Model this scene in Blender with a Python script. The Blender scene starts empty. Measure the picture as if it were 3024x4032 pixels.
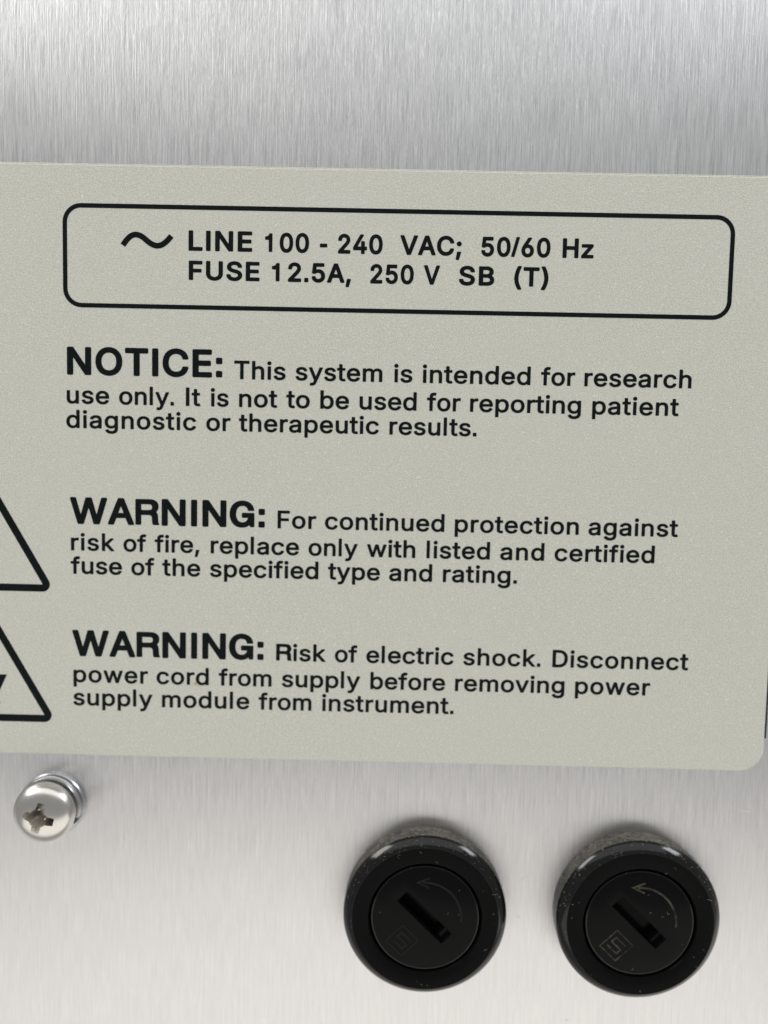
import bpy, bmesh, math, random
from mathutils import Matrix, Vector

# ------------------------------------------------------------------ camera
S = bpy.context.scene
MM = 0.001
def W(x, y, h=0.0):
    """panel millimetres (x right, y up, h out of the panel) -> world metres; the panel stands upright, facing -Y"""
    return Vector((x * MM, -h * MM, y * MM))

cd = bpy.data.cameras.new("camera")
cam = bpy.data.objects.new("camera", cd)
S.collection.objects.link(cam)
cd.sensor_fit = 'VERTICAL'
cd.sensor_height = 36.0
cd.lens = 36.0 * 3000 / 4032
cd.clip_start = 0.002
cd.clip_end = 20
cd.dof.use_dof = True
cd.dof.focus_distance = 0.0806
cd.dof.aperture_fstop = 8.0
Rc = [[0.9997313503334605, -0.021861039758405768, 0.007702084206050602],
      [0.021260507205001805, 0.9972553083478395, 0.07092137058349539],
      [-0.009231359261872438, -0.07073856736418134, 0.9974521728350896]]
M = Matrix((Rc[0], [-v for v in Rc[2]], Rc[1])).to_4x4()
M.translation = W(0.64184, 5.91011, 83.12101)
cam.matrix_world = M
S.camera = cam

# ------------------------------------------------------------------ room light
world = bpy.data.worlds.new("World")
S.world = world
world.use_nodes = True
bg = world.node_tree.nodes["Background"]
bg.inputs[0].default_value = (0.97, 0.975, 0.97, 1)
bg.inputs[1].default_value = 0.315
def area(name, loc, target, sx, sy, power, col):
    ld = bpy.data.lights.new(name, 'AREA')
    ld.shape = 'RECTANGLE'; ld.size = sx; ld.size_y = sy
    ld.energy = power; ld.color = col
    o = bpy.data.objects.new(name, ld)
    S.collection.objects.link(o)
    o.location = loc
    o.rotation_euler = (Vector(target) - Vector(loc)).to_track_quat('-Z', 'Y').to_euler()
    return o
area("ceiling_lamp", (-1.01, -0.36, 0.80), (0, 0, 0), 0.50, 0.50, 8.0, (1.0, 0.99, 0.95))
area("ceiling_lamp", (1.03, -0.32, 0.80), (0, 0, 0), 0.36, 0.36, 5.2, (0.92, 0.96, 1.0))
area("ceiling_glow", (0.0, -0.85, 1.35), (0, 0, 0), 2.8, 0.9, 7.7, (1.0, 1.0, 1.0))
area("floor_glow", (0.1, -0.75, -0.90), (0, 0, 0), 3.2, 0.95, 8.0, (1.0, 0.945, 0.88))
S.view_settings.view_transform = 'Standard'
S.view_settings.look = 'None'
S.view_settings.exposure = 0
S.view_settings.gamma = 1

rnd = random.Random(7)

# ------------------------------------------------------------------ materials
def mat(name):
    m = bpy.data.materials.new(name); m.use_nodes = True
    nt = m.node_tree
    b = nt.nodes["Principled BSDF"]
    return m, nt, b
def tex(nt, scale, loc=(0, 0, 0)):
    tc = nt.nodes.new("ShaderNodeTexCoord"); mp = nt.nodes.new("ShaderNodeMapping")
    mp.inputs["Scale"].default_value = tuple(1000.0 * s for s in scale)
    mp.inputs["Location"].default_value = loc
    nt.links.new(tc.outputs["Object"], mp.inputs["Vector"])
    return mp.outputs[0]
def noise(nt, scale, detail=2.0, rough=0.5, loc=(0, 0, 0)):
    n = nt.nodes.new("ShaderNodeTexNoise")
    nt.links.new(tex(nt, scale, loc), n.inputs["Vector"])
    n.inputs["Scale"].default_value = 1.0
    n.inputs["Detail"].default_value = detail
    n.inputs["Roughness"].default_value = rough
    return n.outputs[0]
def ramp(nt, src, a, b, ca=(0, 0, 0, 1), cb=(1, 1, 1, 1)):
    r = nt.nodes.new("ShaderNodeValToRGB")
    r.color_ramp.elements[0].position = a; r.color_ramp.elements[1].position = b
    r.color_ramp.elements[0].color = ca; r.color_ramp.elements[1].color = cb
    nt.links.new(src, r.inputs[0])
    return r.outputs[0]
def math_(nt, op, a, b):
    m = nt.nodes.new("ShaderNodeMath"); m.operation = op
    for i, v in enumerate((a, b)):
        if isinstance(v, (int, float)): m.inputs[i].default_value = v
        else: nt.links.new(v, m.inputs[i])
    return m.outputs[0]
def mixc(nt, f, a, b):
    m = nt.nodes.new("ShaderNodeMix"); m.data_type = 'RGBA'
    if isinstance(f, (int, float)): m.inputs[0].default_value = f
    else: nt.links.new(f, m.inputs[0])
    for i, v in ((6, a), (7, b)):
        if isinstance(v, tuple): m.inputs[i].default_value = (*v, 1) if len(v) == 3 else v
        else: nt.links.new(v, m.inputs[i])
    return m.outputs[2]
def bump(nt, b, h, dist, strength=1.0):
    n = nt.nodes.new("ShaderNodeBump")
    n.inputs["Distance"].default_value = dist; n.inputs["Strength"].default_value = strength
    nt.links.new(h, n.inputs["Height"]); nt.links.new(n.outputs[0], b.inputs["Normal"])
    return n

def make_brushed():
    m, nt, b = mat("brushed_aluminium")
    fine = noise(nt, (7.5, 1, 0.20), 3, 0.75)
    mid = noise(nt, (2.4, 1, 0.10), 3, 0.6, (5, 3, 1))
    fleck = noise(nt, (7.0, 1, 2.2), 2, 0.6, (7, 1, 2))
    broad = noise(nt, (0.25, 1, 0.03), 2, 0.5, (2, 8, 4))
    b.inputs["Metallic"].default_value = 1.0
    c1 = ramp(nt, fine, 0.36, 0.64, (0.49, 0.49, 0.505, 1), (1.0, 1.0, 0.995, 1))
    c2 = ramp(nt, mid, 0.36, 0.66, (0.70, 0.70, 0.715, 1), (0.90, 0.90, 0.895, 1))
    c3 = ramp(nt, broad, 0.3, 0.7, (0.76, 0.76, 0.775, 1), (0.85, 0.845, 0.84, 1))
    c4 = ramp(nt, fleck, 0.4, 0.7, (0.70, 0.70, 0.71, 1), (0.95, 0.95, 0.945, 1))
    col = mixc(nt, 0.2, mixc(nt, 0.20, mixc(nt, 0.18, c1, c4), c2), c3)
    dark = noise(nt, (5.0, 1, 0.045), 1, 0.5, (3, 6, 2))
    lite = noise(nt, (6.0, 1, 0.12), 1, 0.5, (9, 6, 5))
    col = mixc(nt, math_(nt, 'MULTIPLY', ramp(nt, dark, 0.62, 0.74), 0.32), col, (0.42, 0.42, 0.44))
    col = mixc(nt, math_(nt, 'MULTIPLY', ramp(nt, lite, 0.64, 0.76), 0.6), col, (1.0, 1.0, 0.98))
    # focus blur painted into the colour: the grain fades out lower on the sheet
    tc = nt.nodes.new("ShaderNodeTexCoord"); sp = nt.nodes.new("ShaderNodeSeparateXYZ")
    nt.links.new(tc.outputs["Object"], sp.inputs[0])
    mr = nt.nodes.new("ShaderNodeMapRange")
    mr.inputs[1].default_value = -0.020; mr.inputs[2].default_value = -0.042
    mr.inputs[3].default_value = 0.0; mr.inputs[4].default_value = 0.66
    nt.links.new(sp.outputs[2], mr.inputs[0])
    col = mixc(nt, mr.outputs[0], col, (0.79, 0.785, 0.78))
    nt.links.new(col, b.inputs["Base Color"])
    b.inputs["Roughness"].default_value = 0.41
    b.inputs["Anisotropic"].default_value = 0.74
    tg = nt.nodes.new("ShaderNodeCombineXYZ"); tg.inputs[0].default_value = 1.0
    nt.links.new(tg.outputs[0], b.inputs["Tangent"])
    g = math_(nt, 'ADD', math_(nt, 'MULTIPLY', fine, 0.7), math_(nt, 'MULTIPLY', fleck, 0.09))
    bump(nt, b, g, 0.00007, 0.9)
    return m
def make_label():
    m, nt, b = mat("textured_beige_film")
    n1 = noise(nt, (3.0, 3, 4.6), 3, 0.6)
    n2 = noise(nt, (7.0, 7, 9.0), 2, 0.5, (3, 1, 9))
    g = math_(nt, 'ADD', math_(nt, 'MULTIPLY', n1, 0.7), math_(nt, 'MULTIPLY', n2, 0.3))
    slow = noise(nt, (0.05, 0.05, 0.07), 3, 0.55, (4, 4, 8))
    col = ramp(nt, n2, 0.34, 0.70, (0.55, 0.555, 0.49, 1), (0.80, 0.807, 0.72, 1))
    col = mixc(nt, math_(nt, 'MULTIPLY', ramp(nt, slow, 0.35, 0.65), 0.3), col, (0.67, 0.672, 0.605))
    fl = noise(nt, (4.5, 4.5, 4.5), 1, 0.5, (6, 2, 2))
    col = mixc(nt, math_(nt, 'MULTIPLY', ramp(nt, fl, 0.66, 0.76), 0.55), col, (0.92, 0.93, 0.84))  # sparkle of the film painted into its colour as sparse pale flecks
    rr = math_(nt, 'ADD', math_(nt, 'MULTIPLY', slow, 0.14), 0.22)
    nt.links.new(rr, b.inputs["Roughness"])
    nt.links.new(col, b.inputs["Base Color"])
    b.inputs["Specular IOR Level"].default_value = 0.6
    bump(nt, b, g, 0.00007, 0.9)
    return m
def make_ink(name, c, r=0.38):
    m, nt, b = mat(name)
    n1 = noise(nt, (3.0, 3, 4.6), 3, 0.6)
    sp = noise(nt, (5, 5, 5), 3, 0.6, (9, 9, 2))
    nt.links.new(mixc(nt, ramp(nt, sp, 0.62, 0.8), c, tuple(v + 0.03 for v in c)), b.inputs["Base Color"])
    b.inputs["Roughness"].default_value = r
    b.inputs["Specular IOR Level"].default_value = 0.12
    bump(nt, b, n1, 0.00005, 0.4)
    return m
def make_plain(name, c, r, metal=0.0, spec=0.5):
    m, nt, b = mat(name)
    b.inputs["Base Color"].default_value = (*c, 1)
    b.inputs["Roughness"].default_value = r
    b.inputs["Metallic"].default_value = metal
    b.inputs["Specular IOR Level"].default_value = spec
    n1 = noise(nt, (1.5, 1.5, 1.5), 3, 0.6)
    rr = nt.nodes.new("ShaderNodeMapRange")
    rr.inputs[3].default_value = r * 0.8; rr.inputs[4].default_value = r * 1.25
    nt.links.new(n1, rr.inputs[0]); nt.links.new(rr.outputs[0], b.inputs["Roughness"])
    return m
def make_black(name, dust_lo, dust_hi, dusty=(0.20, 0.185, 0.15), rough=0.10, spec=0.28):
    """gloss black moulding with fine grey-brown dust lying in patches and specks"""
    m, nt, b = mat(name)
    sp = noise(nt, (2.2, 2.2, 2.2), 4, 0.75, (1, 4, 7))
    film = noise(nt, (0.25, 0.25, 0.25), 3, 0.6, (8, 2, 5))
    f = math_(nt, 'MULTIPLY', ramp(nt, sp, dust_lo, dust_hi), ramp(nt, film, 0.4, 0.75))
    nt.links.new(mixc(nt, f, (0.0045, 0.0047, 0.0048), dusty), b.inputs["Base Color"])
    rr = math_(nt, 'ADD', math_(nt, 'MULTIPLY', f, 0.5), rough)
    nt.links.new(rr, b.inputs["Roughness"])
    b.inputs["Specular IOR Level"].default_value = spec
    bump(nt, b, noise(nt, (0.8, 0.8, 0.8), 3, 0.6), 0.00002, 0.25)
    return m
def make_dust_side():
    """black plastic rim, its upward side coated with settled lint"""
    m, nt, b = mat("dusty_black_rim")
    n = noise(nt, (5.0, 5.0, 5.0), 4, 0.75)
    n2 = noise(nt, (0.5, 0.5, 0.5), 2, 0.5, (3, 3, 3))
    tc = nt.nodes.new("ShaderNodeTexCoord"); sp = nt.nodes.new("ShaderNodeSeparateXYZ")
    nt.links.new(tc.outputs["Normal"], sp.inputs[0])
    up = ramp(nt, sp.outputs[2], 0.12, 0.62)
    f = math_(nt, 'MULTIPLY', up, ramp(nt, math_(nt, 'ADD', math_(nt, 'MULTIPLY', n2, 0.55), math_(nt, 'MULTIPLY', n, 0.45)), 0.38, 0.58))
    c = mixc(nt, ramp(nt, n, 0.36, 0.7), (0.012, 0.011, 0.009), (0.22, 0.205, 0.175))
    nt.links.new(mixc(nt, f, (0.006, 0.006, 0.006), c), b.inputs["Base Color"])
    nt.links.new(math_(nt, 'ADD', math_(nt, 'MULTIPLY', f, 0.65), 0.22), b.inputs["Roughness"])
    bump(nt, b, n, 0.00015, 0.6)
    return m
M_METAL = make_brushed()
M_FILM = make_label()
M_EDGE = make_plain("cut_film_edge", (0.74, 0.74, 0.62), 0.4)
M_INK = make_ink("printed_black_ink", (0.005, 0.0075, 0.008))
M_INKB = make_ink("printed_blue_black_ink", (0.008, 0.009, 0.018))
M_SIDE = make_dust_side()
M_RING = make_black("gloss_black_bevel", 0.60, 0.76, rough=0.11, spec=0.38)
M_FACE = make_black("rubbed_black_face", 0.66, 0.8, rough=0.24, spec=0.045)
M_DISC = make_black("black_carrier_plastic", 0.66, 0.8, (0.09, 0.085, 0.07), 0.2, 0.07)
M_HOLE = make_plain("deep_black_plastic", (0.0015, 0.0015, 0.0016), 0.5, spec=0.15)
M_MARK = make_plain("faint_moulded_black", (0.009, 0.009, 0.009), 0.4, spec=0.15)
def make_caught():
    m, nt, b = mat("dust_caught_moulding")
    f = ramp(nt, noise(nt, (0.9, 0.9, 0.9), 4, 0.7), 0.42, 0.66)
    nt.links.new(mixc(nt, f, (0.012, 0.012, 0.011), (0.085, 0.077, 0.058)), b.inputs["Base Color"])
    b.inputs["Roughness"].default_value = 0.7
    b.inputs["Specular IOR Level"].default_value = 0.2
    return m
M_MARKD = make_caught()
M_LINT = make_plain("pale_lint", (0.30, 0.275, 0.23), 0.8, spec=0.2)
M_STEEL = make_plain("nickel_plated_steel", (0.72, 0.70, 0.66), 0.24, metal=1.0)
M_RECESS = make_plain("dark_recess_steel", (0.17, 0.155, 0.115), 0.28, metal=1.0)  # darker, olive-tinted steel for the faces cut into the screw head
M_FIBRE = make_plain("white_fibre", (0.78, 0.77, 0.72), 0.7, spec=0.2)
M_SCRATCH = make_plain("bright_scratch", (0.97, 0.97, 0.97), 0.5, metal=1.0)
M_WASH = make_plain("zinc_washer", (0.58, 0.58, 0.59), 0.26, metal=1.0)
M_SPECK = make_plain("yellow_speck", (0.62, 0.58, 0.12), 0.6)

# ------------------------------------------------------------------ object helpers
def link(name, me, parent=None, loc=None):
    o = bpy.data.objects.new(name, me)
    S.collection.objects.link(o)
    if parent: o.parent = parent
    if loc is not None: o.location = loc
    return o
def thing(name, loc, label, cat, group=None):
    o = link(name, None, None, loc)
    o.empty_display_size = 0.004
    o["label"] = label; o["category"] = cat
    if group: o["group"] = group
    return o
def mesh_from(verts, faces, mats, smooth=False, fm=None):
    me = bpy.data.meshes.new("mesh")
    me.from_pydata([W(*v) for v in verts], [], faces)
    for m in (mats if isinstance(mats, (list, tuple)) else [mats]): me.materials.append(m)
    if fm:
        for i, p in enumerate(me.polygons): p.material_index = fm[i]
    bm = bmesh.new(); bm.from_mesh(me)
    bmesh.ops.recalc_face_normals(bm, faces=bm.faces)
    bm.to_mesh(me); bm.free()
    for p in me.polygons: p.use_smooth = smooth
    return me
def lathe(profile, mats, n=96, cx=0, cy=0, fm=None, sharp=30, closed=True):
    """profile: (radius, h) from the back outwards; a zero radius ends in one vertex"""
    vs, fs, mi = [], [], []
    rings = []
    for r, h in profile:
        if r == 0:
            vs.append((cx, cy, h)); rings.append([len(vs) - 1])
        else:
            rings.append(list(range(len(vs), len(vs) + n)))
            for i in range(n):
                a = 2 * math.pi * i / n
                vs.append((cx + r * math.cos(a), cy + r * math.sin(a), h))
    for k in range(len(rings) - 1):
        A, B = rings[k], rings[k + 1]
        for i in range(n):
            j = (i + 1) % n
            if len(A) == 1: f = (A[0], B[j], B[i])
            elif len(B) == 1: f = (A[i], A[j], B[0])
            else: f = (A[i], A[j], B[j], B[i])
            fs.append(f); mi.append(fm[k] if fm else 0)
    me = mesh_from(vs, fs, mats, True, mi)
    me.set_sharp_from_angle(angle=math.radians(sharp))
    return me
def evaluated_mesh(o):
    dg = bpy.context.evaluated_depsgraph_get()
    return bpy.data.meshes.new_from_object(o.evaluated_get(dg))
def filled(contours, h0, h1, material):
    """flat shape (contours in mm, holes included) between heights h0 and h1"""
    cu = bpy.data.curves.new("outline", 'CURVE')
    cu.dimensions = '2D'; cu.fill_mode = 'BOTH'; cu.extrude = (h1 - h0) / 2
    for c in contours:
        sp = cu.splines.new('POLY'); sp.points.add(len(c) - 1); sp.use_cyclic_u = True
        for i, (x, y) in enumerate(c): sp.points[i].co = (x, y, 0, 1)
    o = bpy.data.objects.new("outline", cu); S.collection.objects.link(o)
    bpy.context.view_layer.update()
    me = evaluated_mesh(o)
    bpy.data.objects.remove(o); bpy.data.curves.remove(cu)
    hm = (h0 + h1) / 2
    for v in me.vertices:
        x, y, z = v.co
        v.co = W(x, y, z + hm)
    me.materials.clear(); me.materials.append(material)
    return me
def ribbon(path, w, closed=False, fillet=0.0):
    """outline contours of a stroke of width w along a path"""
    P = [Vector(p) for p in path]
    if fillet:
        Q = []
        n = len(P)
        for i in range(n):
            a, b, c = P[i - 1], P[i], P[(i + 1) % n]
            if not closed and i in (0, n - 1): Q.append(b); continue
            u = (a - b).normalized(); v = (c - b).normalized()
            half = u.angle(v) / 2
            d = fillet / math.tan(half)
            cen = b + (u + v).normalized() * fillet / math.sin(half)
            p0 = b + u * d - cen; p1 = b + v * d - cen
            ang = p0.angle_signed(p1)
            for k in range(9):
                t = -ang * k / 8
                Q.append(cen + Vector((p0.x * math.cos(t) - p0.y * math.sin(t), p0.x * math.sin(t) + p0.y * math.cos(t))))
        P = Q
    n = len(P); L, R = [], []
    for i in range(n):
        a = P[i - 1] if (closed or i) else None
        c = P[(i + 1) % n] if (closed or i < n - 1) else None
        d1 = (P[i] - a).normalized() if a is not None else None
        d2 = (c - P[i]).normalized() if c is not None else None
        if d1 is None: d1 = d2
        if d2 is None: d2 = d1
        n1 = Vector((-d1.y, d1.x)); n2 = Vector((-d2.y, d2.x))
        m = (n1 + n2).normalized(); m = m * (w / 2 / max(0.35, m.dot(n1)))
        L.append(tuple(P[i] + m)); R.append(tuple(P[i] - m))
    return [L, R[::-1]] if closed else [L + R[::-1]]
def tube_into(vs, fs, pts, r, n=4):
    base = len(vs)
    for i, p in enumerate(pts):
        d = (Vector(pts[min(i + 1, len(pts) - 1)]) - Vector(pts[max(i - 1, 0)])).normalized()
        u = d.orthogonal().normalized(); v = d.cross(u)
        rr = r * (0.55 if i in (0, len(pts) - 1) else 1)
        for k in range(n):
            a = 2 * math.pi * k / n
            vs.append(tuple(Vector(p) + u * rr * math.cos(a) + v * rr * math.sin(a)))
    for i in range(len(pts) - 1):
        for k in range(n):
            a, b = base + i * n + k, base + i * n + (k + 1) % n
            fs.append((a, b, b + n, a + n))
def fibre(vs, fs, x, y, h, length, r, curl=1.0, lift=0.02):
    a = rnd.uniform(0, 2 * math.pi); pts = []; st = length / 5
    k = rnd.uniform(-1.1, 1.1) * curl
    for i in range(6):
        pts.append((x, y, h + lift * rnd.random() + r))
        x += st * math.cos(a); y += st * math.sin(a); a += k + rnd.uniform(-0.3, 0.3)
    tube_into(vs, fs, pts, r)

# ------------------------------------------------------------------ lettering: outlines in thousandths of the capital height
GLYPHS = {   # (weight, character): (advance, outlines)
 ('m',','):(433,'60 -216 77 -220 167 -220 180 -216 193 -205 301 156 298 173 281 189 131 191 114 184 105 173 43 -188 47 -205'),
 ('m','.'):(394,'75 4 92 0 224 0 236 4 248 15 252 32 252 173 245 190 230 200 86 201 74 197 65 190 58 173 58 26 62 15'),
 ('m','D'):(1050,'103 4 120 0 432 0 504 3 576 15 648 36 732 76 786 117 829 162 879 235 895 269 916 325 936 427 939 539 925 641 915 680 894 737 849 816 827 844 795 878 738 922 684 952 618 976 552 991 444 1000 120 1000 102 996 90 985 86 968 86 32 90 15/282 165 278 173 279 833 456 834 528 825 576 811 612 795 666 754 698 714 724 664 742 602 751 528 750 449 742 398 724 336 698 286 670 252 637 224 594 198 552 182 504 172 450 166'),
 ('m','F'):(870,'103 4 120 0 252 1 269 9 276 20 278 404 282 408 684 408 701 415 710 427 712 545 705 562 690 572 282 573 278 579 279 833 516 835 726 835 744 841 753 850 757 861 757 968 753 985 738 997 726 1000 120 1000 102 996 90 984 86 968 86 32 90 15'),
 ('m','I'):(434,'107 4 124 0 256 1 273 9 282 26 282 968 278 985 265 996 250 1000 118 1000 99 991 90 974 90 32 94 15'),
 ('m','R'):(944,'30 23 47 19 185 19 200 23 213 34 217 51 217 389 221 393 503 393 533 390 575 378 593 365 606 350 617 327 623 305 637 107 647 63 665 30 677 21 689 19 857 19 875 25 885 39 887 51 884 62 863 90 853 130 843 327 834 395 824 429 811 457 797 479 770 508 803 541 816 558 841 603 852 637 859 671 862 716 857 773 841 823 815 869 779 908 731 940 671 964 611 977 545 981 47 981 26 976 16 964 13 953 13 51 17 34/221 570 217 575 219 801 533 800 563 793 599 774 615 756 626 733 631 711 631 660 624 632 616 615 601 598 584 586 539 573 503 570'),
 ('m','T'):(946,'364 4 377 0 509 0 527 8 537 26 537 833 821 835 842 844 851 861 851 974 845 987 833 997 821 1000 527 1000 59 1000 40 991 31 974 31 861 35 850 48 838 65 835 347 833 347 32 351 15'),
 ('m','a'):(828,'261 -13 331 -16 397 -7 460 14 511 45 516 14 535 1 667 0 679 4 690 14 694 30 694 469 691 512 683 555 670 587 651 619 625 650 601 670 559 694 517 711 475 722 427 728 367 730 319 726 271 718 223 705 176 684 139 661 109 635 81 603 64 577 50 544 50 534 55 522 73 511 187 481 205 481 217 487 258 539 283 557 317 571 355 578 409 579 457 568 487 548 504 518 510 475 509 469 501 464 475 457 241 427 187 413 139 393 97 367 64 336 45 303 29 250 28 202 38 148 61 100 98 57 139 28 193 4/313 137 262 148 241 159 223 175 216 191 213 212 216 234 223 249 242 266 271 279 349 295 421 304 505 318 510 314 509 255 501 228 490 207 463 178 421 152 373 138'),
 ('m','b'):(897,'396 -11 478 -14 526 -8 568 3 634 33 670 59 704 91 730 123 754 161 782 236 792 284 797 332 797 386 792 439 773 514 757 552 742 578 718 611 689 643 634 684 592 705 544 720 496 729 430 731 382 727 334 714 298 695 262 670 256 675 256 762 256 965 254 978 245 991 226 1000 100 1000 82 990 73 972 73 21 82 8 100 0 226 1 239 5 249 16 252 48 256 55 285 32 322 11 352 -1/388 144 355 155 322 177 293 209 276 241 263 278 255 327 255 380 260 428 271 466 288 503 309 530 334 552 364 567 400 576 442 578 478 574 512 562 544 541 569 514 591 477 603 439 611 391 611 332 604 284 592 246 572 209 548 182 520 161 496 149 460 141 418 140'),
 ('m','c'):(842,'349 -11 423 -15 489 -8 549 8 609 36 663 75 702 118 735 176 745 203 744 214 735 228 723 234 603 262 591 262 572 252 548 203 516 171 465 146 429 139 393 138 351 145 321 157 286 182 262 209 243 242 229 284 222 337 223 391 232 444 247 482 277 525 315 556 351 571 405 578 471 570 507 554 543 519 573 468 585 461 603 461 729 490 741 503 743 514 733 546 717 578 694 610 663 643 633 666 591 690 549 708 519 718 465 727 405 730 333 724 279 712 231 693 177 660 137 627 105 589 70 530 54 487 42 439 35 353 38 305 46 257 72 182 94 145 122 107 154 75 189 48 213 32 260 11 303 -2'),
 ('m','d'):(897,'330 -11 405 -14 471 -4 531 21 579 56 583 48 586 16 596 5 609 1 735 0 753 8 762 21 762 972 753 990 735 1000 609 1000 597 996 585 985 580 972 579 880 579 669 573 669 537 695 501 713 435 729 387 732 339 729 261 711 223 696 186 675 130 627 104 594 80 557 52 487 38 412 35 359 38 305 53 230 68 187 87 149 129 91 184 43 246 11 285 -2/357 144 321 157 285 182 261 211 238 257 226 300 221 343 222 391 228 434 242 477 260 509 284 535 313 557 339 569 375 577 417 578 447 574 481 562 513 541 539 514 558 482 572 439 579 396 581 343 575 295 564 257 547 220 525 189 501 168 477 154 441 143 399 139'),
 ('m','e'):(858,'355 -11 417 -15 495 -9 567 9 615 31 669 67 711 110 742 166 748 182 747 198 739 209 729 215 597 241 576 230 557 198 537 176 501 153 471 143 441 138 405 138 369 142 315 159 291 175 267 197 241 236 230 268 225 295 735 297 752 305 761 321 757 434 748 482 732 530 714 568 685 610 651 645 621 668 579 693 531 712 471 725 417 730 351 727 303 719 255 704 207 681 166 653 131 621 104 589 77 546 54 487 41 434 36 380 38 305 46 257 61 209 81 166 108 123 136 91 172 59 213 32 255 13 309 -3/231 444 227 450 237 477 264 519 297 549 339 570 387 578 447 575 489 561 523 535 541 514 554 493 568 455 567 444'),
 ('m','f'):(563,'144 4 158 0 284 0 302 9 309 20 312 571 452 573 471 582 478 593 480 603 480 694 474 710 464 718 452 722 314 722 311 727 314 794 326 820 350 833 386 836 416 833 446 825 458 828 468 834 476 845 508 946 507 963 500 975 488 982 440 994 368 1000 308 994 242 973 212 954 183 930 163 907 146 879 135 851 129 822 127 727 122 722 8 722 -10 714 -19 700 -20 598 -10 581 8 573 126 571 127 30 131 14'),
 ('m','g'):(899,'341 -272 405 -276 477 -272 543 -259 603 -239 644 -217 687 -182 723 -139 744 -100 757 -55 763 12 761 702 753 714 735 722 609 721 597 717 587 708 583 697 583 670 579 665 525 701 495 715 465 724 381 730 339 728 291 719 225 697 201 684 165 659 131 627 105 596 68 531 46 467 38 413 36 338 41 285 53 237 77 178 105 135 135 102 171 72 225 42 285 20 339 11 405 9 469 17 525 38 573 69 579 65 576 -16 562 -55 548 -72 531 -86 507 -100 483 -108 447 -116 405 -118 363 -115 327 -108 277 -83 219 -23 201 -16 179 -21 83 -72 72 -83 68 -94 69 -105 89 -139 123 -178 163 -211 202 -233 249 -253 291 -264/387 161 345 168 309 182 284 199 260 226 237 269 226 306 221 349 222 397 228 435 239 467 261 509 285 537 312 558 339 569 375 577 417 578 459 571 489 559 519 538 544 510 563 472 575 429 581 381 580 333 573 290 560 253 543 222 522 199 500 183 465 169 429 162'),
 ('m','h'):(870,'89 4 106 0 226 0 239 4 252 14 256 30 256 427 263 480 281 518 316 551 358 570 412 576 460 571 496 556 529 523 545 485 550 443 550 30 554 14 567 4 580 0 700 0 718 4 729 14 733 30 733 443 731 491 725 534 714 571 699 603 677 635 657 657 628 681 597 700 562 714 508 727 466 731 424 731 382 725 340 714 298 696 262 674 256 678 256 963 252 983 239 996 226 1000 106 1000 88 995 76 983 72 963 72 30 76 14'),
 ('m','i'):(392,'89 4 101 0 227 0 247 9 256 25 256 694 251 709 239 719 227 722 101 722 83 715 73 700 72 30 76 14/134 786 179 783 221 796 239 808 258 827 276 862 279 903 275 923 266 944 251 964 233 979 215 990 192 997 167 1000 143 998 107 986 72 956 53 921 49 880 54 856 62 839 76 821 95 804'),
 ('m','k'):(813,'89 4 106 0 226 0 239 4 252 14 256 30 256 261 298 297 562 4 580 0 730 0 742 2 754 9 763 25 762 36 756 46 438 405 718 662 734 678 739 694 733 710 718 720 562 722 544 719 262 464 256 464 254 976 244 992 226 1000 100 1000 82 990 74 976 72 963 72 30 76 14'),
 ('m','l'):(434,'89 4 106 0 226 0 245 9 254 25 254 963 250 983 237 996 220 1000 100 1000 81 989 72 969 72 30 76 14'),
 ('m','m'):(1262,'89 4 106 0 226 0 244 6 254 20 256 443 259 480 270 512 298 547 328 566 370 577 418 577 460 563 489 539 504 507 506 30 508 20 515 9 526 2 538 0 658 0 676 5 688 19 692 485 706 523 724 546 748 563 784 575 838 578 880 570 916 549 928 534 936 518 942 475 942 95 942 25 951 9 964 1 1102 1 1117 9 1126 25 1126 475 1124 518 1114 566 1099 603 1070 646 1036 678 993 705 946 722 892 732 826 732 766 722 720 705 670 676 628 638 596 673 556 704 516 721 478 730 418 733 352 723 304 704 256 673 252 678 249 705 232 720 100 722 82 714 75 705 72 694 72 30 76 14'),
 ('m','n'):(870,'89 4 106 0 226 0 244 6 254 20 256 427 259 464 271 502 290 528 316 551 352 568 382 575 412 576 442 575 472 568 496 556 514 540 529 523 540 502 547 475 550 443 550 30 552 20 559 9 580 0 700 0 718 4 729 14 733 30 733 223 733 469 725 534 714 571 696 609 667 646 638 673 607 694 574 710 526 723 484 729 424 729 358 719 298 696 256 669 252 673 249 705 232 720 94 721 78 710 72 694 72 30 76 14'),
 ('m','o'):(879,'349 -11 411 -15 489 -8 561 12 603 31 627 47 680 91 722 145 755 209 774 278 781 359 778 412 771 455 762 487 745 530 711 589 663 642 603 684 537 712 465 727 381 729 309 720 255 703 190 669 137 627 94 573 61 509 41 434 35 353 42 278 61 209 94 145 122 107 153 76 213 32 279 4/381 139 345 147 314 161 279 189 255 220 237 257 226 300 221 353 224 402 232 444 247 482 267 514 294 541 321 560 351 571 393 578 435 577 471 569 501 556 534 530 559 498 577 461 589 418 595 369 592 316 583 273 569 236 549 203 525 178 495 157 465 145 423 138'),
 ('m','p'):(897,'89 -258 106 -261 226 -261 239 -258 252 -246 256 -230 256 47 262 50 292 28 334 6 382 -9 448 -15 526 -8 592 12 652 45 703 90 742 140 766 187 787 256 797 331 795 411 782 486 758 551 730 596 690 642 652 673 610 697 568 713 502 727 418 729 352 719 307 701 256 665 252 668 249 706 239 717 226 721 100 722 85 717 76 707 72 690 72 -230 76 -246/394 143 358 154 328 172 302 197 281 229 266 267 257 315 254 374 259 422 270 465 286 500 303 524 328 547 358 565 388 574 430 578 466 576 508 564 538 546 566 519 586 486 601 449 609 406 612 347 607 299 596 256 581 224 563 197 538 174 508 155 472 143 430 139'),
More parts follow.
